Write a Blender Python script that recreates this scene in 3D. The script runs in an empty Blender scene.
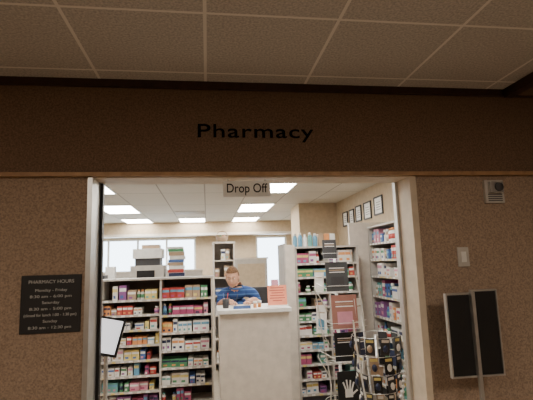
import bpy, math, random
from mathutils import Vector, Matrix
C=bpy.context.collection
pi=math.pi
# ---------------------------------------------------------------- materials
MATS={}
def mat(name,col,rough=.6,metal=0,emit=0,noise=None,bump=0,spec=.4):
    if name in MATS: return MATS[name]
    m=bpy.data.materials.new(name); m.use_nodes=True
    nt=m.node_tree; b=nt.nodes['Principled BSDF']
    b.inputs['Base Color'].default_value=(*col,1); b.inputs['Roughness'].default_value=rough
    b.inputs['Metallic'].default_value=metal
    b.inputs['Specular IOR Level'].default_value=spec
    if emit:
        b.inputs['Emission Color'].default_value=(*col,1); b.inputs['Emission Strength'].default_value=emit
    sc,amt=noise if noise else (14,.08)
    tc=nt.nodes.new('ShaderNodeTexCoord'); n=nt.nodes.new('ShaderNodeTexNoise')
    n.inputs['Scale'].default_value=sc; n.inputs['Detail'].default_value=3
    nt.links.new(tc.outputs['Object'],n.inputs['Vector'])
    mr=nt.nodes.new('ShaderNodeMapRange')
    mr.inputs['From Min'].default_value=.3; mr.inputs['From Max'].default_value=.7
    mr.inputs['To Min'].default_value=1-amt; mr.inputs['To Max'].default_value=1+amt
    nt.links.new(n.outputs['Fac'],mr.inputs['Value'])
    mx=nt.nodes.new('ShaderNodeVectorMath'); mx.operation='SCALE'
    mx.inputs[0].default_value=col
    nt.links.new(mr.outputs['Result'],mx.inputs['Scale'])
    nt.links.new(mx.outputs['Vector'],b.inputs['Base Color'])
    if bump:
        bp=nt.nodes.new('ShaderNodeBump'); bp.inputs['Strength'].default_value=bump; bp.inputs['Distance'].default_value=.004
        nt.links.new(n.outputs['Fac'],bp.inputs['Height']); nt.links.new(bp.outputs['Normal'],b.inputs['Normal'])
    MATS[name]=m; return m
def tile_mat(name,col,line,sx,sy,ox,oy,w=.012,amt=.12,fleck=90,rough=.9,spec=.2):
    m=bpy.data.materials.new(name); m.use_nodes=True; nt=m.node_tree; L=nt.links.new
    b=nt.nodes['Principled BSDF']; b.inputs['Roughness'].default_value=rough; b.inputs['Specular IOR Level'].default_value=spec
    tc=nt.nodes.new('ShaderNodeTexCoord'); sp=nt.nodes.new('ShaderNodeSeparateXYZ'); L(tc.outputs['Object'],sp.inputs[0])
    def edge(o,size,off):
        a=nt.nodes.new('ShaderNodeMath'); a.operation='ADD'; a.inputs[1].default_value=-off+w/2+size*100; L(o,a.inputs[0])
        k=nt.nodes.new('ShaderNodeMath'); k.operation='MODULO'; k.inputs[1].default_value=size; L(a.outputs[0],k.inputs[0])
        t=nt.nodes.new('ShaderNodeMath'); t.operation='LESS_THAN'; t.inputs[1].default_value=w; L(k.outputs[0],t.inputs[0]); return t.outputs[0]
    e1=edge(sp.outputs[0],sx,ox); e2=edge(sp.outputs[1],sy,oy)
    mxx=nt.nodes.new('ShaderNodeMath'); mxx.operation='MAXIMUM'; L(e1,mxx.inputs[0]); L(e2,mxx.inputs[1])
    n=nt.nodes.new('ShaderNodeTexNoise'); n.inputs['Scale'].default_value=fleck; n.inputs['Detail'].default_value=4; L(tc.outputs['Object'],n.inputs['Vector'])
    mr=nt.nodes.new('ShaderNodeMapRange'); mr.inputs['From Min'].default_value=.35; mr.inputs['From Max'].default_value=.65
    mr.inputs['To Min'].default_value=1-amt; mr.inputs['To Max'].default_value=1+amt; L(n.outputs['Fac'],mr.inputs['Value'])
    sc=nt.nodes.new('ShaderNodeVectorMath'); sc.operation='SCALE'; sc.inputs[0].default_value=col; L(mr.outputs['Result'],sc.inputs['Scale'])
    mix=nt.nodes.new('ShaderNodeMix'); mix.data_type='RGBA'; L(mxx.outputs[0],mix.inputs['Factor'])
    L(sc.outputs['Vector'],mix.inputs['A']); mix.inputs['B'].default_value=(*line,1)
    L(mix.outputs['Result'],b.inputs['Base Color']); return m
def stripe_mat(name,c1,c2,period,frac):
    m=bpy.data.materials.new(name); m.use_nodes=True; nt=m.node_tree; L=nt.links.new
    b=nt.nodes['Principled BSDF']; b.inputs['Roughness'].default_value=.85
    tc=nt.nodes.new('ShaderNodeTexCoord'); sp=nt.nodes.new('ShaderNodeSeparateXYZ'); L(tc.outputs['Object'],sp.inputs[0])
    k=nt.nodes.new('ShaderNodeMath'); k.operation='MODULO'; k.inputs[1].default_value=period; L(sp.outputs[2],k.inputs[0])
    t=nt.nodes.new('ShaderNodeMath'); t.operation='LESS_THAN'; t.inputs[1].default_value=period*frac; L(k.outputs[0],t.inputs[0])
    mix=nt.nodes.new('ShaderNodeMix'); mix.data_type='RGBA'; L(t.outputs[0],mix.inputs['Factor'])
    mix.inputs['A'].default_value=(*c1,1); mix.inputs['B'].default_value=(*c2,1)
    L(mix.outputs['Result'],b.inputs['Base Color']); return m

WALLV=mat('wallcovering_brown',(.335,.245,.18),.9,noise=(110,.28),bump=.4,spec=.2)
WALLV_SHADED=mat('wallcovering_shaded',(.16,.103,.068),.9,noise=(110,.28),bump=.3,spec=.15)  # same wallcovering, with the header's dimmer light put into a darker colour
WOOD=mat('dark_wood_trim',(.035,.015,.008),.55,noise=(20,.3))
GOLD=mat('oak_trim',(.36,.21,.10),.5,noise=(20,.2))
JAMB=mat('jamb_beige',(.62,.52,.40),.5)
METAL=mat('brushed_metal',(.55,.54,.52),.35,metal=.8)
TAN=mat('interior_tan_paint',(.50,.40,.28),.9)
CREAM=mat('cream_laminate',(.66,.60,.53),.5)
WHITE=mat('white_plastic',(.8,.79,.76),.5)
OFFW=mat('shelf_offwhite',(.50,.47,.43),.5)
BACKP=mat('shelf_back_panel',(.11,.085,.07),.8)
DARK=mat('black_plastic',(.012,.012,.013),.4)
LETT=mat('black_letter_face',(.004,.004,.004),.9,spec=.05)
DGREY=mat('dark_grey',(.05,.05,.055),.5)
SIGNB=mat('sign_black',(.018,.017,.018),.5)
PAPER=mat('paper_white',(.85,.85,.83),.8)
SILK=mat('sign_print_grey',(.5,.5,.48),.8)
SKIN=mat('skin',(.62,.36,.25),.55)
HAIR=mat('hair_brown',(.16,.08,.035),.7,noise=(60,.4))
KHAKI=mat('trousers_khaki',(.25,.2,.13),.8)
SHIRT=stripe_mat('polo_blue_stripes',(.025,.07,.24),(.07,.17,.40),.05,.3)
LAMP=mat('troffer_diffuser',(1,.96,.88),.5,emit=26)
HALL_FILL=mat('hall_fill_light',(1,.86,.70),.5,emit=27)  # glow of the unseen lights added for the hall
PAL=[((.80,.79,.76),'white'),((.72,.70,.66),'white2'),((.08,.15,.36),'blue'),((.14,.34,.50),'sky'),((.46,.07,.06),'red'),
((.09,.28,.14),'green'),((.26,.10,.27),'purple'),((.62,.28,.36),'pink'),((.70,.31,.12),'orange'),((.70,.57,.20),'yellow'),
((.03,.04,.09),'navy'),((.15,.38,.36),'teal'),((.42,.30,.20),'brown'),((.40,.08,.18),'magenta')]
PM=[mat('carton_'+n,c,.45) for c,n in PAL]
# ---------------------------------------------------------------- mesh builder
class MB:
    def __init__(s,name,xf=None):
        s.name=name; s.v=[]; s.f=[]; s.mi=[]; s.m=[]; s.sm=[]; s.xf=xf or Matrix()
    def idx(s,m):
        if m not in s.m: s.m.append(m)
        return s.m.index(m)
    def raw(s,vs,fs,m,smooth=False):
        o=len(s.v); s.v+= [tuple(s.xf@Vector(p)) for p in vs]; i=s.idx(m)
        for f in fs: s.f.append([o+k for k in f]); s.mi.append(i); s.sm.append(smooth)
    def box(s,x0,x1,y0,y1,z0,z1,m,t=None):
        vs=[(x,y,z) for z in (z0,z1) for y in (y0,y1) for x in (x0,x1)]
        if t: vs=[tuple(t@Vector(p)) for p in vs]
        s.raw(vs,[(0,2,3,1),(4,5,7,6),(0,1,5,4),(2,6,7,3),(0,4,6,2),(1,3,7,5)],m)
    def lathe(s,cx,cy,prof,m,n=14,smooth=True,t=None):
        vs=[];fs=[]
        for (r,z) in prof:
            for k in range(n):
                a=2*pi*k/n; vs.append((cx+r*math.cos(a),cy+r*math.sin(a),z))
        for j in range(len(prof)-1):
            for k in range(n):
                k2=(k+1)%n; fs.append((j*n+k,j*n+k2,(j+1)*n+k2,(j+1)*n+k))
        fs.append(tuple(reversed(range(n)))); fs.append(tuple(range((len(prof)-1)*n,len(prof)*n)))
        if t: vs=[tuple(t@Vector(p)) for p in vs]
        s.raw(vs,fs,m,smooth)
    def tube(s,pts,r,m,n=6):
        pts=[Vector(p) for p in pts]; vs=[];fs=[]
        for i,p in enumerate(pts):
            a=pts[max(i-1,0)]; b=pts[min(i+1,len(pts)-1)]; d=(b-a).normalized()
            h=Vector((0,0,1)) if abs(d.z)<.9 else Vector((1,0,0))
            e=d.cross(h).normalized(); g=d.cross(e)
            for k in range(n):
                t=2*pi*k/n; vs.append(tuple(p+r*(math.cos(t)*e+math.sin(t)*g)))
        for i in range(len(pts)-1):
            for k in range(n):
                k2=(k+1)%n; fs.append((i*n+k,i*n+k2,(i+1)*n+k2,(i+1)*n+k))
        fs.append(tuple(range(n))); fs.append(tuple(range((len(pts)-1)*n,len(pts)*n)))
        s.raw(vs,fs,m,True)
    def ell(s,c,r,m,nu=14,nv=9,t=None,fn=None):
        vs=[];fs=[]
        for j in range(nv+1):
            ph=pi*j/nv
            for k in range(nu):
                a=2*pi*k/nu; p=Vector((math.sin(ph)*math.cos(a)*r[0],math.sin(ph)*math.sin(a)*r[1],math.cos(ph)*r[2]))
                if t: p=t@p
                vs.append(tuple(p+Vector(c)))
        for j in range(nv):
            for k in range(nu):
                k2=(k+1)%nu; fs.append((j*nu+k,(j+1)*nu+k,(j+1)*nu+k2,j*nu+k2))
        s.raw(vs,fs,m,True)
    def done(s,parent=None,bevel=0):
        me=bpy.data.meshes.new(s.name); me.from_pydata(s.v,[],s.f)
        for m in s.m: me.materials.append(m)
        for p,i,q in zip(me.polygons,s.mi,s.sm): p.material_index=i; p.use_smooth=q
        me.update(); o=bpy.data.objects.new(s.name,me); C.objects.link(o)
        if bevel:
            b=o.modifiers.new('bevel','BEVEL'); b.width=bevel; b.segments=2; b.limit_method='ANGLE'
        if parent: o.parent=parent
        return o
def text(body,x,y,z,width,size,m,parent,bold=0,align='LEFT',ext=.002,name='lettering',rz=0,spacing=1,chars=1):
    cu=bpy.data.curves.new(name,'FONT'); cu.body=body; cu.size=size; cu.extrude=ext; cu.offset=bold; cu.align_x=align
    cu.space_line=spacing; cu.space_character=chars
    o=bpy.data.objects.new(name,cu); C.objects.link(o); cu.materials.append(m)
    o.rotation_euler=(pi/2,0,rz); o.location=(x,y,z)
    bpy.context.view_layer.update()
    if width: o.scale.x=width/max(o.dimensions.x,1e-4)
    if parent: o.parent=parent
    return o
# ---------------------------------------------------------------- room shell
YW=2.55; YB=2.75; XL=-.66; XR=1.29; ZO=2.13; ZC=2.70
b=MB('floor'); b.box(-4.2,4.2,-2.6,11.9,-.1,0,tile_mat('floor_vinyl',(.32,.27,.21),(.2,.17,.13),.305,.305,0,0,w=.004,amt=.1,fleck=30,rough=.35,spec=.5)); b.done()
b=MB('wall_front'); b.box(-4.2,XL,YW,YB,0,ZC,WALLV); b.box(XR,4.2,YW,YB,0,ZC,WALLV); b.box(XL,XR,YW,YB,ZO,ZC,WALLV); b.done()
b=MB('trim_1'); b.box(-4,4,YW-.03,YW,ZO+.015,2.665,WALLV_SHADED); b.done()
b=MB('trim_2'); b.box(-4,4,YW-.055,YW,2.655,ZC,WOOD); b.done()
b=MB('trim_3'); b.box(-4,4,YW-.038,YW-.001,ZO-.008,ZO+.015,GOLD); b.done()
b=MB('trim_5'); b.box(1.97,2.03,-2.5,YW-.056,2.64,ZC,WOOD); b.box(2.03,4,-2.5,YW-.056,2.66,ZC,WALLV_SHADED); b.done()
b=MB('baseboard_front'); b.box(-4,XL-.06,YW-.012,YW,0,.1,DGREY); b.box(XR+.06,4,YW-.012,YW,0,.1,DGREY); b.done()
b=MB('door_frame')
b.box(XL-.015,XL+.012,YW-.012,YB+.012,0,ZO-.01,METAL); b.box(XR-.012,XR+.03,YW-.012,YB+.012,0,ZO-.01,JAMB)
b.box(XL+.012,XR-.012,YW+.001,YB+.012,ZO-.012,ZO,JAMB); b.box(XL+.012,XL+.03,YB-.03,YB+.01,0,ZO-.012,DARK); b.box(XR-.03,XR-.012,YB-.03,YB+.01,0,ZO-.012,METAL)
b.done()
for n,a in (('wall_left',(-4.2,-4,-2.6,11.9)),('wall_rear',(-4,4,-2.6,-2.5))):
    b=MB(n); b.box(*a,0,ZC,WALLV if n!='wall_left' else TAN); b.done()
b=MB('wall_hall_right'); b.box(4,4.2,-2.6,YB,0,ZC,WALLV); b.done()
b=MB('wall_right'); b.box(2.45,2.6,YB,11.75,0,ZC,TAN); b.done()
WN=[(-3.3,-.3),(1.3,2.15)]
b=MB('wall_back'); YK=11.6
b.box(-4,2.45,YK,YK+.15,2.33,ZC,TAN); b.box(-4,2.45,YK,YK+.15,0,.95,TAN)
for x0,x1 in ((-4,-3.3),(-.3,1.3),(2.15,2.45)): b.box(x0,x1,YK,YK+.15,.95,2.33,TAN)
b.done()
for i,(x0,x1) in enumerate(WN):
    b=MB('window_%d'%(i+1)); n=4 if i==0 else 1
    b.box(x0,x1,YK+.05,YK+.1,2.28,2.33,WHITE); b.box(x0,x1,YK+.05,YK+.1,.95,1.0,WHITE)
    for k in range(n+1):
        xx=x0+(x1-x0-.05)*k/n; b.box(xx,xx+.05,YK+.05,YK+.1,1,2.28,WHITE)
    b.done()
b=MB('trim_4'); b.box(-4,2.45,YK-.45,YK,2.36,2.42,CREAM); b.box(-4,2.45,YK-.45,YK,2.42,ZC,TAN); b.done()
b=MB('wall_pillar'); b.box(1.72,2.45,7.9,8.7,0,ZC,TAN); b.done()
b=MB('ceiling'); b.box(-4.2,4.2,-2.6,YW,ZC,ZC+.1,tile_mat('acoustic_tile_hall',(.52,.465,.41),(.80,.74,.67),.615,.605,0,1.775,w=.016,amt=.2)); b.done()
b=MB('ceiling'); b.box(-4.2,2.6,YW,11.9,ZC,ZC+.1,tile_mat('acoustic_tile_pharmacy',(.60,.57,.51),(.35,.33,.29),.65,1.3,.62,.1,w=.02,amt=.06)); b.done()
def troffer(x0,x1,y0,y1,lm,n=1):
    b=MB('ceiling_light')
    z=ZC-.012
    b.box(x0,x1,y0,y0+.025,z,ZC,WHITE); b.box(x0,x1,y1-.025,y1,z,ZC,WHITE)
    b.box(x0,x0+.025,y0+.025,y1-.025,z,ZC,WHITE); b.box(x1-.025,x1,y0+.025,y1-.025,z,ZC,WHITE)
    b.box(x0+.025,x1-.025,y0+.025,y1-.025,z+.004,ZC,lm); b.done()
for x0 in (-1.98,.62):
    for y0 in (3.1,5.4,7.85,10.15): troffer(x0,x0+.65,y0,y0+ (1.2 if y0<10 else .95),LAMP)  # nearest pair is hidden by the header, added for illumination
troffer(-.68,-.03,10.15,11.1,LAMP)
for x0 in (-1.845,1.23): troffer(x0,x0+.615,-1.2,.0,HALL_FILL)  # out of view behind the camera, added to light the hall
b=MB('ceiling_vent')
for k in range(6): b.box(-.66,-.05,8.9+k*.09,8.94+k*.09,ZC-.01,ZC,OFFW)
b.done()
# ---------------------------------------------------------------- wall items
text('Pharmacy',-.06,YW-.033,2.358,.71,.118,LETT,None,bold=.0008,ext=.002,name='pharmacy_sign_letters',chars=1.08)
b=MB('drop_off_sign'); b.box(.10,.392,2.60,2.606,2.008,2.105,WHITE)
for xx in (.13,.36): b.tube([(xx,2.603,2.10),(xx,2.603,2.117)],.003,METAL)
p=b.done(); text('Drop Off',.118,2.598,2.034,.25,.08,LETT,p,bold=.0002,ext=.001)
b=MB('hours_sign'); b.box(-1.005,-.693,YW-.012,YW,1.262,1.572,SIGNB); p=b.done(bevel=.003)
yy=1.528
for i,(t,w) in enumerate([('PHARMACY HOURS',.235),('Monday - Friday',.165),('8:30 am - 6:00 pm',.215),('Saturday',.09),('8:30 am - 5:00 pm',.215),('(closed for lunch 1:00 - 1:30 pm)',.27),('Sunday',.075),('8:30 am - 12:30 pm',.22)]):
    o=text(t,-.849,YW-.0125,yy,None,.026 if i==0 else .021,SILK,p,align='CENTER',ext=.0005)
    o.scale.x=w/max(o.dimensions.x,.001); yy-=.044 if i==0 else .033
b=MB('fire_alarm_strobe'); x,z=1.85,2.014
b.box(x-.065,x+.065,YW-.025,YW,z-.075,z+.075,OFFW); b.box(x-.045,x+.045,YW-.055,YW-.025,z-.01,z+.06,METAL)
b.lathe(0,0,[(.03,0),(.028,.01),(.012,.014)],DGREY,t=Matrix.Translation((x+.01,YW-.055,z+.025))@Matrix.Rotation(pi/2,4,'X'))
for k in range(4): b.box(x-.05,x+.05,YW-.028,YW-.025,z-.062+k*.013,z-.056+k*.013,DGREY)
b.done(bevel=.003)
b=MB('wall_switch_plate'); b.box(1.562,1.638,YW-.008,YW,1.54,1.662,OFFW); b.box(1.583,1.617,YW-.014,YW-.008,1.568,1.634,WHITE); b.done(bevel=.002)
b=MB('sign_stand'); y=2.36
for x0,x1,z1 in ((1.345,1.50,1.395),(1.505,1.665,1.41)):
    b.box(x0+.008,x1-.008,y-.004,y+.010,.94,z1-.010,DARK)
    b.box(x0,x0+.008,y-.01,y+.015,.93,z1,METAL); b.box(x1-.008,x1,y-.01,y+.015,.93,z1,METAL)
    b.box(x0+.008,x1-.008,y-.01,y+.015,z1-.010,z1,METAL); b.box(x0+.008,x1-.008,y-.01,y+.015,.93,.94,METAL)
b.box(1.492,1.512,y-.03,y-.011,.02,1.40,METAL)
b.lathe(1.502,y-.0,[(.15,0),(.15,.012),(.03,.022),(.02,.05)],DGREY,n=24)
b.done()
# ---------------------------------------------------------------- shelving
def products(b,x0,x1,yf,z0,hmax,rng,depth=.16,boxy=.75,dens=.93,colors=None):
    x=x0+.004
    while x<x1-.035:
        w=rng.uniform(.035,.095); h=hmax*rng.uniform(.5,.95); n=rng.choice([1,1,2,2,3])
        base=rng.choice(colors or [0,0,0,0,1,1,1,1,2,3,4,5,6,7,8,9,11,12,13,2]); acc=rng.choice([2,3,4,5,6,7,8,9,10,11,13] if base<2 else [0,0,1,9,10,3])
        acc2=rng.choice(range(14)); isbox=rng.random()<boxy
        for k in range(n):
            if x+w>x1-.004: break
            if rng.random()>dens: x+=w+.004; continue
            y=yf+rng.uniform(.005,.04)
            if isbox:
                b.box(x,x+w,y,y+depth*.75,z0,z0+h,PM[base])
                b.box(x+.002,x+w-.002,y-.0012,y,z0+h*.6,z0+h*.82,PM[acc])
                b.box(x+w*.15,x+w*.6,y-.0012,y,z0+h*.15,z0+h*.35,PM[acc2])
            else:
                r=min(w*.46,.03); c=x+w/2
                b.lathe(c,y+r,[(r*.95,z0),(r,z0+.005),(r,z0+h*.68),(r*.6,z0+h*.78),(r*.6,z0+h*.8)],PM[base],n=10)
                b.lathe(c,y+r,[(r*.68,z0+h*.8),(r*.66,z0+h*.97)],PM[acc],n=10)
                b.lathe(c,y+r,[(r*1.02,z0+h*.2),(r*1.02,z0+h*.55)],PM[acc2],n=10)
            x+=w+.003
        x+=rng.uniform(.002,.014)
def gondola(name,pname,xs,yf,depth,ztop,boards,seed,xf=None,colmap=None,top=True,boxy=.75):
    b=MB(name,xf); q=MB(pname,xf); rng=random.Random(seed)
    X0,X1=xs[0],xs[-1]
    b.box(X0,X1,yf+depth-.02,yf+depth,0,ztop,BACKP)
    for i,x in enumerate(xs):
        b.box(x-.010,x+.010,yf,yf+depth-.02,0,ztop,OFFW)
    if top: b.box(X0-.015,X1+.015,yf-.012,yf+depth,ztop,ztop+.02,OFFW)
    b.box(X0,X1,yf+.02,yf+.04,0,min(boards[0])-.03,DGREY)
    for i in range(len(xs)-1):
        bl=boards[i]; bl=sorted(bl)
        for j,z in enumerate(bl):
            xa,xb=xs[i]+.010,xs[i+1]-.010
            b.box(xa,xb,yf+.01,yf+depth-.02,z-.014,z,OFFW)
            b.box(xa,xb,yf+.002,yf+.01,z-.018,z+.006,OFFW)
            for k in range(int((xb-xa)/.09)):
                b.box(xa+.02+k*.09,xa+.06+k*.09,yf,yf+.002,z-.016,z+.003,PM[[0,0,0,9,0,1][rng.randrange(6)]])
            nz=bl[j+1]-.018 if j+1<len(bl) else ztop
            cm=colmap(i,j) if colmap else None
            products(q,xa,xb,yf+.015,z,min(nz-z-.008,.24),rng,depth=depth*.7,colors=cm,boxy=boxy)
    o=b.done(); q.done(parent=o)
bl=[.12,.28,.44,.60,.76,.92,1.08,1.24]; br=[.14,.32,.50,.68,.87,1.06,1.24]
def cm(i,j):
    if i==2 and j==4: return [8,9,0,3,4,8]
    if i==2 and j==5: return [0,13,7,0,0,2]
    if i==2 and j==3: return [5,5,0,5,0]
    if i==1 and j==0: return [6,6,0,13]
    if i==1 and j==1: return [5,7,11,9,5]
    return None
gondola('medicine_shelf_unit','medicine_cartons',[-1.78,-1.15,-.52,.045],5.0,.34,1.455,[bl,bl,br],3,colmap=cm,boxy=.88)
gondola('medicine_shelf_unit','medicine_cartons',[1.03,1.42,1.78],5.0,.4,1.76,[[.12,.28,.44,.6,.76,.92,1.08,1.24,1.42,1.58]]*2,8,boxy=.85)
b=MB('shelf_end_panel'); b.box(.90,1.012,4.98,5.42,0,1.80,CREAM); b.box(.885,.90,4.97,5.43,0,1.82,OFFW); b.done(bevel=.003)
b=MB('boxed_bottles'); rng=random.Random(5); x=1.02
for k in range(5):
    w=.055; h=[.16,.17,.15,.17,.16][k]; b.lathe(x+.03,5.12,[(.026,1.78),(.028,1.79),(.028,1.78+h*.7),(.014,1.78+h*.85)],PM[[3,3,0,11,3][k]],n=12); b.lathe(x+.03,5.12,[(.016,1.78+h*.85),(.015,1.78+h)],PM[0],n=12); x+=.062
for k in range(3): b.box(x+k*.07,x+.062+k*.07,5.06,5.2,1.78,1.93,PM[[12,8,0][k]])
b.done()
xf=Matrix.Translation((2.05,5.3,0))@Matrix.Rotation(-pi/2,4,'Z')
gondola('tall_medicine_shelf','medicine_cartons',[0,.8,1.6],0,.38,2.0,[[.12,.4,.68,.92,1.16,1.4,1.6,1.8]]*2,21,xf=xf)
b=MB('shelf_end_panel'); b.box(1.80,2.42,5.32,5.36,0,2.08,CREAM); b.done(bevel=.003)
for (y,w,h,z) in ((5.85,.31,.27,2.37),(6.28,.3,.27,2.35),(6.68,.26,.26,2.35),(7.02,.24,.26,2.33),(7.36,.26,.26,2.33)):
    b=MB('framed_certificate'); f=.022
    b.box(2.43,2.449,y-w/2,y+w/2,z-h/2,z-h/2+f,DARK); b.box(2.43,2.449,y-w/2,y+w/2,z+h/2-f,z+h/2,DARK)
    b.box(2.43,2.449,y-w/2,y-w/2+f,z-h/2+f,z+h/2-f,DARK); b.box(2.43,2.449,y+w/2-f,y+w/2,z-h/2+f,z+h/2-f,DARK)
    b.box(2.44,2.449,y-w/2+f,y+w/2-f,z-h/2+f,z+h/2-f,PAPER)
    for k in range(4): b.box(2.439,2.44,y-w*.25,y+w*.25,z-.06+k*.035,z-.053+k*.035,DGREY)
    b.done()
# ---------------------------------------------------------------- counter
b=MB('service_counter')
b.box(.11,.80,4.32,4.82,0,1.12,CREAM); b.box(.09,.82,4.29,4.84,1.12,1.16,WHITE); b.box(.11,.80,4.31,4.32,0,.1,DGREY); b.done(bevel=.004)
b=MB('orange_notice'); t=Matrix.Translation((.715,4.5,1.16))@Matrix.Rotation(-.12,4,'X')
ORG=mat('orange_paper',(.85,.30,.18),.7)
b.box(-.1,.1,0,.004,.003,.21,ORG,t); b.box(-.11,.11,-.02,.04,0,.008,WHITE,Matrix.Translation((.715,4.5,1.16)))
for k,w in enumerate((.07,.08,.06,.075,.08,.05)): b.box(-w,w,-.001,0,.18-k*.026,.188-k*.026,PM[4],t)
b.box(-.06,.02,.001,.004,.21,.27,PM[7],t)
b.done()
b=MB('pen_cup'); b.lathe(.18,4.5,[(.03,1.16),(.035,1.25)],DGREY,n=14)
for dx,dy,m in ((-.01,0,PM[2]),(.01,.01,PM[4]),(0,-.012,DARK)): b.tube([(.18+dx,4.5+dy,1.2),(.18+dx*2.5,4.5+dy*2,1.31)],.004,m)
b.done()
b=MB('prescription_tray'); b.box(.25,.42,4.36,4.5,1.16,1.165,PM[2]); b.box(.25,.42,4.36,4.365,1.165,1.19,PM[2]); b.box(.27,.40,4.38,4.48,1.165,1.172,PAPER); b.done()
b=MB('pill_bottle')
for xx,yy in ((.47,4.42),(.52,4.46)):
    b.lathe(xx,yy,[(.018,1.16),(.018,1.205)],PM[8],n=14); b.lathe(xx,yy,[(.021,1.205),(.02,1.225)],PM[0],n=14)
b.done()
# ---------------------------------------------------------------- tablet stand near left jamb
b=MB('sign_in_tablet_stand'); t=Matrix.Translation((-.655,2.98,1.17))@Matrix.Rotation(math.radians(12),4,'Y')@Matrix.Rotation(-.35,4,'X')
b.box(-.10,.10,0,.018,-.12,.12,DARK,t); b.box(-.085,.085,-.002,0,-.105,.105,mat('lit_screen',(.9,.93,1),.4,emit=1.0),t)
b.tube([(-.66,3.03,.02),(-.66,3.03,1.13),(-.655,2.995,1.17)],.014,METAL,n=10)
b.lathe(-.66,3.03,[(.14,0),(.14,.012),(.02,.03)],DGREY,n=20); b.done()
# ---------------------------------------------------------------- magazine / accessory rack
b=MB('magazine_rack'); cx,cy=1.22,4.08
b.tube([(cx,cy,.02),(cx,cy,1.80)],.014,WHITE,n=10); b.lathe(cx,cy,[(.2,0),(.2,.02),(.03,.04)],WHITE,n=24)
PIC=mat('cover_charcoal',(.06,.065,.07),.4); BRN=mat('cover_rose',(.36,.17,.14),.4)
def panel(x0,x1,z0,z1,m,y=3.93,rz=0,face=None):
    t=Matrix.Translation(((x0+x1)/2,y,z0))@Matrix.Rotation(rz,4,'Z')@Matrix.Rotation(-.08,4,'X'); w=(x1-x0)/2; h=z1-z0
    b.box(-w,w,0,.012,0,h,m,t)
    for k in range(3): b.box(-w*.7,w*.7,-.002,0,h*(.78-.07*k),h*(.81-.07*k),PAPER if k!=1 else PM[12],t)
    if face: b.box(-w*.6,w*.6,-.002,0,h*.12,h*.5,face,t)
    for zz in (0,.05): b.tube([tuple(t@Vector((-w-.01,.02,zz))),tuple(t@Vector((-w-.01,-.03,zz))),tuple(t@Vector((w+.01,-.03,zz))),tuple(t@Vector((w+.01,.02,zz)))],.002,WHITE)
panel(1.07,1.20,1.62,1.80,DGREY); panel(1.09,1.30,1.32,1.59,PIC,face=DGREY)
panel(1.12,1.36,.99,1.29,BRN,y=3.9,face=PM[7]); panel(1.14,1.32,.70,.95,DARK); panel(1.36,1.46,.70,.95,PM[10],rz=.6); panel(1.34,1.44,1.0,1.25,PM[0],rz=.6)
panel(.98,1.07,1.32,1.5,PM[1],rz=-.7,y=3.98); panel(.98,1.08,.95,1.2,PM[0],rz=-.7,y=3.98,face=PM[3])
t=Matrix.Translation((1.235,3.9,.34)); b.box(-.1,.1,0,.012,0,.28,DARK,t)
b.box(-.035,.035,-.002,0,.06,.13,PAPER,t)
for k,(a,l) in enumerate(((-.35,.07),(-.12,.085),(.1,.08),(.32,.065))):
    tt=t@Matrix.Translation((-.027+.018*k,-.001,.125))@Matrix.Rotation(a,4,'Y'); b.box(-.007,.007,-.001,.001,0,l,PAPER,tt)
tt=t@Matrix.Translation((.03,-.001,.085))@Matrix.Rotation(.95,4,'Y'); b.box(-.008,.008,-.001,.001,0,.06,PAPER,tt)
for z in (.33,.68,.98,1.31,1.6):
    n=24; b.tube([(cx+.15*math.cos(2*pi*k/n),cy+.13*math.sin(2*pi*k/n),z) for k in range(n+1)],.003,WHITE)
    for a in (0,pi/2,pi,3*pi/2): b.tube([(cx,cy,z),(cx+.15*math.cos(a),cy+.13*math.sin(a),z)],.003,WHITE)
for z0 in (1.30,1.0,.7):
    b.tube([(cx-.05,cy-.1,z0),(cx-.22,cy-.12,z0+.10),(cx-.24,cy-.12,z0+.05),(cx-.12,cy-.12,z0-.16)],.005,WHITE)
b.tube([(cx-.24,cy-.12,1.36),(cx-.13,cy-.13,.5),(cx-.16,cy-.1,.1)],.005,WHITE)
b.tube([(cx+.12,cy-.12,1.7),(cx+.2,cy-.13,1.2),(cx+.24,cy-.13,.6)],.005,WHITE)
b.done()
b=MB('accessory_display_rack'); cx,cy=1.34,3.45
b.tube([(cx,cy,.02),(cx,cy,1.0)],.014,METAL,n=10); b.lathe(cx,cy,[(.18,0),(.18,.02),(.03,.04)],METAL,n=24)
def R_(z): return .21*max(math.cos((1.06-z)/.72*1.25),.2)**.7
for rz in (-.35,-2.6,1.6):
    P=[]
    for k in range(22):
        z=1.14-.80*k/21; R=R_(min(z,1.06))+.02+.03*max(0,(z-.8)/.3); P.append((cx+R*math.cos(rz),cy+R*math.sin(rz),z))
    b.tube(P,.007,WHITE)
    if rz==-.35:
        for p in P: b.ell(p,(.018,.018,.014),PAPER,nu=8,nv=5)
rng=random.Random(4)
for lvl in range(5):
    z=1.0-.14*lvl; R=R_(z)-.02
    n=20; b.tube([(cx+R*math.cos(2*pi*k/n),cy+R*math.sin(2*pi*k/n),z) for k in range(n+1)],.003,METAL)
    for k in range(9):
        a=-pi/2+(-4+k)*.62+.1*lvl; wd=.036*max(R/.19,.5)
        t=Matrix.Translation((cx+R*math.cos(a),cy+R*math.sin(a),z))@Matrix.Rotation(a+pi/2,4,'Z')@Matrix.Rotation(rng.uniform(-.12,.12),4,'Y')
        m=[DARK,DARK,DGREY,PM[12],PM[0],PM[10],PIC][rng.randrange(7)]
        b.box(-wd,wd,-.003,.003,-.125,.0,m,t); b.box(-wd*.8,wd*.8,-.005,-.003,-.03,-.01,PM[[0,1,9,3][rng.randrange(4)]],t)
        b.ell(t@Vector((0,-.012,-.075)),(wd*.6,.012,.028),PM[[10,12,0,10,10,1][rng.randrange(6)]],nu=10,nv=6,t=t.to_3x3())
b.done()
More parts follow.
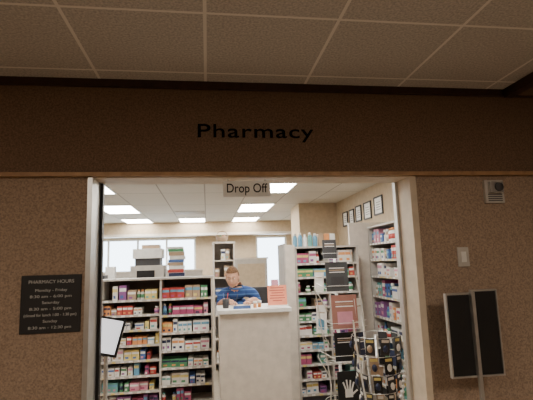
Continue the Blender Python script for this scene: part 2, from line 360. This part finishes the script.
# ---------------------------------------------------------------- background furniture
b=MB('storage_cabinet'); b.box(-1.75,-.2,6.35,6.95,0,1.36,OFFW)
for k in range(4):
    x0=-1.73+k*.385; b.box(x0,x0+.365,6.33,6.35,.1,.72,CREAM); b.box(x0,x0+.365,6.33,6.35,.74,1.34,CREAM); b.box(x0+.14,x0+.22,6.315,6.33,1.2,1.215,METAL)
b.done(bevel=.003)
b=MB('label_printer'); b.box(-1.09,-.62,6.4,6.8,1.36,1.62,OFFW); b.box(-1.03,-.68,6.42,6.8,1.62,1.72,DGREY); b.box(-1.06,-.65,6.4,6.8,1.72,1.86,WHITE); b.box(-1.0,-.75,6.39,6.4,1.45,1.55,DARK); b.box(-.95,-.7,6.5,6.75,1.86,1.92,PM[12]); b.done(bevel=.012)
b=MB('book_stack'); z=1.36; rng=random.Random(2)
for k in range(11):
    h=rng.uniform(.03,.06); dx=rng.uniform(-.015,.015); b.box(-.56+dx,-.34+dx,6.4,6.65,z+.003,z+h-.003,PM[[12,1,10,4,0,12,2,1,12,5,1][k]]); b.box(-.555+dx,-.345+dx,6.41,6.64,z,z+h,PAPER); z+=h
b.done()
b=MB('telephone_set'); b.box(-1.52,-1.3,6.42,6.62,1.36,1.43,DARK); b.box(-1.5,-1.44,6.4,6.62,1.43,1.5,DGREY); b.box(-1.42,-1.32,6.45,6.55,1.43,1.44,PM[0]); b.box(-1.5,-1.36,6.7,6.8,1.36,1.62,PM[1]); b.done(bevel=.006)
b=MB('tall_shelf_unit'); b.box(.09,.11,6.9,7.3,0,1.93,CREAM); b.box(.41,.43,6.9,7.3,0,1.93,CREAM); b.box(.11,.41,7.28,7.3,0,1.93,OFFW); b.box(.08,.44,6.89,7.3,1.93,1.96,CREAM)
for z in (.1,.45,.8,1.1,1.38,1.65): b.box(.11,.41,6.91,7.28,z,z+.02,CREAM)
tu=b.done()
b=MB('medicine_cartons'); rng=random.Random(12)
for z in (.12,.47,.82,1.12,1.40,1.67): products(b,.115,.405,6.93,z,.22,rng,colors=[0,0,1,1,1,12,2])
b.done(parent=tu)
b=MB('wicker_basket'); b.lathe(.24,7.05,[(.07,1.96),(.1,2.04),(.095,2.05),(.06,1.97)],PM[12],n=18)
b.tube([(.24+.095*math.cos(pi*k/10),7.05,2.04+.1*math.sin(pi*k/10)) for k in range(11)],.008,PM[12]); 
for k in range(5): b.ell((.24+.035*math.cos(k*1.3),7.05+.035*math.sin(k*1.3),2.04),(.03,.03,.03),PM[[8,4,9,5,8][k]],nu=10,nv=6)
b.done()
b=MB('office_partition'); b.box(.5,1.1,8.0,8.06,0,1.68,OFFW); b.box(.48,1.12,7.99,8.07,1.68,1.71,CREAM); b.box(.55,1.05,7.99,8.0,.3,1.6,TAN); b.done()
b=MB('office_partition'); b.box(-3.2,-.1,8.6,8.66,0,1.5,OFFW); b.box(-3.22,-.08,8.59,8.67,1.5,1.53,CREAM); b.done()
b=MB('office_chair'); cx,cy=.78,5.95
for k in range(5):
    a=2*pi*k/5+.3; b.tube([(cx,cy,.1),(cx+.27*math.cos(a),cy+.27*math.sin(a),.07)],.02,DARK); b.ell((cx+.27*math.cos(a),cy+.27*math.sin(a),.03),(.03,.03,.03),DARK,nu=10,nv=6)
b.tube([(cx,cy,.08),(cx,cy,.66)],.025,METAL,n=10); b.box(cx-.23,cx+.23,cy-.22,cy+.22,.66,.74,DGREY)
b.tube([(cx,cy+.15,.66),(cx,cy+.27,.7),(cx,cy+.27,1.0)],.018,DARK); b.box(cx-.2,cx+.2,cy+.22,cy+.26,.88,1.27,DGREY)
for sx in (-1,1): b.tube([(cx+sx*.2,cy,.7),(cx+sx*.27,cy,.72),(cx+sx*.27,cy,.93)],.012,DARK); b.box(cx+sx*.27-.03,cx+sx*.27+.03,cy-.12,cy+.12,.93,.955,DARK)
b.done(bevel=.015)
# ---------------------------------------------------------------- pharmacist
def skin_mesh(verts,edges,rad,root=0,sub=2):
    me=bpy.data.meshes.new('tmp'); me.from_pydata(verts,edges,[]); o=bpy.data.objects.new('tmp',me); C.objects.link(o)
    sk=o.modifiers.new('s','SKIN'); sk.branch_smoothing=.6
    lay=me.skin_vertices[0].data
    for i,rr in enumerate(rad):
        lay[i].radius=rr if isinstance(rr,tuple) else (rr,rr); lay[i].use_root=(i==root)
    sb=o.modifiers.new('b','SUBSURF'); sb.levels=sub; sb.render_levels=sub
    dg=bpy.context.evaluated_depsgraph_get(); dg.update(); ev=o.evaluated_get(dg); m=ev.to_mesh()
    vs=[tuple(v.co) for v in m.vertices]; fs=[tuple(p.vertices) for p in m.polygons]
    ev.to_mesh_clear(); bpy.data.objects.remove(o); return vs,fs
def make_person(px,py):
    b=MB('pharmacist',Matrix.Translation((px,py,0)))
    V=[(0,.24,.86),(0,.21,.98),(0,.13,1.10),(0,.05,1.20),(0,.02,1.285),(-.02,-.015,1.335),(-.04,-.035,1.38),
       (-.09,.03,1.285),(-.175,.03,1.265),(-.205,.0,1.14),(-.16,-.16,1.20),(-.10,-.25,1.20),(-.075,-.30,1.195),
       (.09,.03,1.285),(.18,.03,1.265),(.235,.0,1.14),(.17,-.16,1.20),(.11,-.25,1.20),(.085,-.30,1.195),
       (-.09,.23,.80),(-.10,.19,.45),(-.10,.25,.10),(-.11,.13,.045),
       (.09,.23,.80),(.10,.19,.45),(.10,.25,.10),(.11,.13,.045)]
    E=[(0,1),(1,2),(2,3),(3,4),(4,5),(5,6),(4,7),(7,8),(8,9),(9,10),(10,11),(11,12),(4,13),(13,14),(14,15),(15,16),(16,17),(17,18),
       (0,19),(19,20),(20,21),(21,22),(0,23),(23,24),(24,25),(25,26)]
    R=[(.15,.11),(.145,.11),(.145,.115),(.15,.115),(.11,.09),.062,.056,.085,.07,.05,.036,.026,.03,.085,.07,.05,.036,.026,.03,
       .085,.06,.042,.04,.085,.06,.042,.04]
    vs,fs=skin_mesh(V,E,R)
    def seg(p):
        p=Vector(p); best=None;bd=9
        for k,(i,j) in enumerate(E):
            a=Vector(V[i]);c=Vector(V[j]);d=c-a; t=max(0,min(1,(p-a).dot(d)/d.length_squared)); q=(p-a-d*t).length
            q-= (R[i][0] if isinstance(R[i],tuple) else R[i])*.6
            if q<bd: bd=q;best=(k,t)
        return best
    groups={'shirt':[], 'skin':[], 'pants':[], 'shoe':[]}
    for f in fs:
        c=Vector((0,0,0))
        for i in f: c+=Vector(vs[i])
        c/=len(f); k,t=seg(c); g='shirt'
        if k==5 or (k==4 and t>.6): g='skin'
        if k in (9,10,11,15,16,17) and not(k in (9,15) and t<.12): g='skin'
        if k>=18: g='pants'
        if k in (21,25): g='shoe'
        if k==0 and c.z<.9: g='pants'
        groups[g].append(f)
    for g,m in (('shirt',SHIRT),('skin',SKIN),('pants',KHAKI),('shoe',DARK)):
        b.raw(vs,groups[g],m,True)
    n=16; b.tube([(-.015+.064*math.cos(2*pi*k/n),-.012+.06*math.sin(2*pi*k/n),1.335+.012*math.sin(2*pi*k/n)) for k in range(n+1)],.012,PM[2],n=8)
    for sx in (-1,1):
        hx=-.075 if sx<0 else .085
        for k,l in enumerate((.9,1.0,.95,.78)):
            off=(-.024+.016*k)*(1 if sx<0 else -1)*-1
            x0=hx+off
            FV=[(x0*.9+hx*.1,-.29,1.195),(x0,-.325,1.195),(x0+off*.15,-.325-.032*l,1.192),(x0+off*.2-sx*.004,-.325-.055*l,1.180),(x0+off*.2-sx*.006,-.325-.068*l,1.170)]
            v2,f2=skin_mesh(FV,[(0,1),(1,2),(2,3),(3,4)],[.010,.0095,.0085,.008,.006],sub=1); b.raw(v2,f2,SKIN,True)
        tx=-sx
        FV=[(hx,-.275,1.188),(hx+tx*.03,-.295,1.185),(hx+tx*.042,-.325,1.18),(hx+tx*.038,-.35,1.176)]
        v2,f2=skin_mesh(FV,[(0,1),(1,2),(2,3)],[.013,.011,.0095,.007],sub=1); b.raw(v2,f2,SKIN,True)
    b.tube([(-.05,-.355,1.166),(-.02,-.29,1.28)],.004,DARK)
    H=Matrix.Translation((-.06,-.065,1.455))@Matrix.Rotation(math.radians(-14),4,'Z')@Matrix.Rotation(math.radians(14),4,'X')
    g=lambda a,s: math.exp(-(a/s)**2)
    nu,nv=84,60; vs=[]
    for j in range(nv+1):
        ph=pi*j/nv
        for k in range(nu):
            a=2*pi*k/nu; X=math.sin(ph)*math.cos(a); Y=math.sin(ph)*math.sin(a); Z=math.cos(ph)
            x=X*.074; y=Y*.093; z=Z*.118
            if z<0:
                t=(-z/.118); x*=1-.22*t**1.5; y=y*(1-.15*t**2)-.010*t
            if y<0:
                fr=min(1,-Y*1.3)
                y=y*.93
                y-= .026*g(x,.010)*g(z+.022,.014)*fr + .014*g(x,.008)*g(z-.002,.020)*fr
                y+= .009*(g(x-.030,.014)+g(x+.030,.014))*g(z-.006,.010)*fr
                y-= .005*g(x,.045)*g(z-.026,.009)*fr
                y-= .007*g(x,.020)*g(z+.055,.006)*fr + .006*g(x,.017)*g(z+.067,.005)*fr
                y-= .009*g(x,.020)*g(z+.096,.014)*fr
            vs.append((x,y,z))
    def ishair(c):
        line=.058 if c.y<-.03 else (.02 if c.y<0 else -.065)
        if c.y>=0 and c.y<.025: line=.0
        return c.z>line
    sf=[];hf=[]
    for j in range(nv):
        for k in range(nu):
            k2=(k+1)%nu; f=(j*nu+k,(j+1)*nu+k,(j+1)*nu+k2,j*nu+k2)
            c=sum((Vector(vs[i]) for i in f),Vector())/4
            (hf if ishair(c) else sf).append(f)
    b.raw([tuple(H@Vector(p)) for p in vs],sf+hf,SKIN,True)
    hv=[]
    for p in vs:
        k=1.075+.02*math.sin(p[0]*190+p[2]*60)*math.sin(p[1]*150)
        hv.append(tuple(H@Vector((p[0]*k,p[1]*k,p[2]*k))))
    b.raw(hv,hf,HAIR,True)
    T=H.to_3x3()
    for sx in (-1,1):
        b.ell(H@Vector((sx*.030,-.074,.003)),(.011,.008,.0055),PAPER,t=T); b.ell(H@Vector((sx*.030,-.081,.0015)),(.0045,.002,.0045),DARK,t=T)
        b.ell(H@Vector((sx*.030,-.0745,.009)),(.013,.009,.005),SKIN,t=T)
        b.ell(H@Vector((sx*.030,-.085,.026)),(.016,.004,.003),HAIR,t=T)
        b.ell(H@Vector((sx*.074,.006,-.008)),(.008,.017,.029),SKIN,t=T)
    b.ell(H@Vector((0,-.094,-.061)),(.021,.004,.0035),mat('lips',(.42,.16,.13),.5),t=T)
    return b.done()
make_person(.34,5.04)
# ---------------------------------------------------------------- world + camera
w=bpy.data.worlds.new('world'); bpy.context.scene.world=w; w.use_nodes=True
bg=w.node_tree.nodes['Background']; bg.inputs[0].default_value=(.72,.87,1,1); bg.inputs[1].default_value=8
F=430.0
d=Vector((-59,-65,-F)).normalized(); r=math.radians(1.8); s,c=math.sin(r),math.cos(r)
u=Vector((-s,c,(59*s-65*c)/F)).normalized(); x=d.cross(u)
mw=Matrix((x,d,u)).to_4x4(); mw.translation=Vector((0,0,1.6))
cam=bpy.data.cameras.new('camera'); co=bpy.data.objects.new('camera',cam); C.objects.link(co)
cam.sensor_width=36; cam.lens=F*36/533; cam.clip_start=.05; co.matrix_world=mw
bpy.context.scene.camera=co
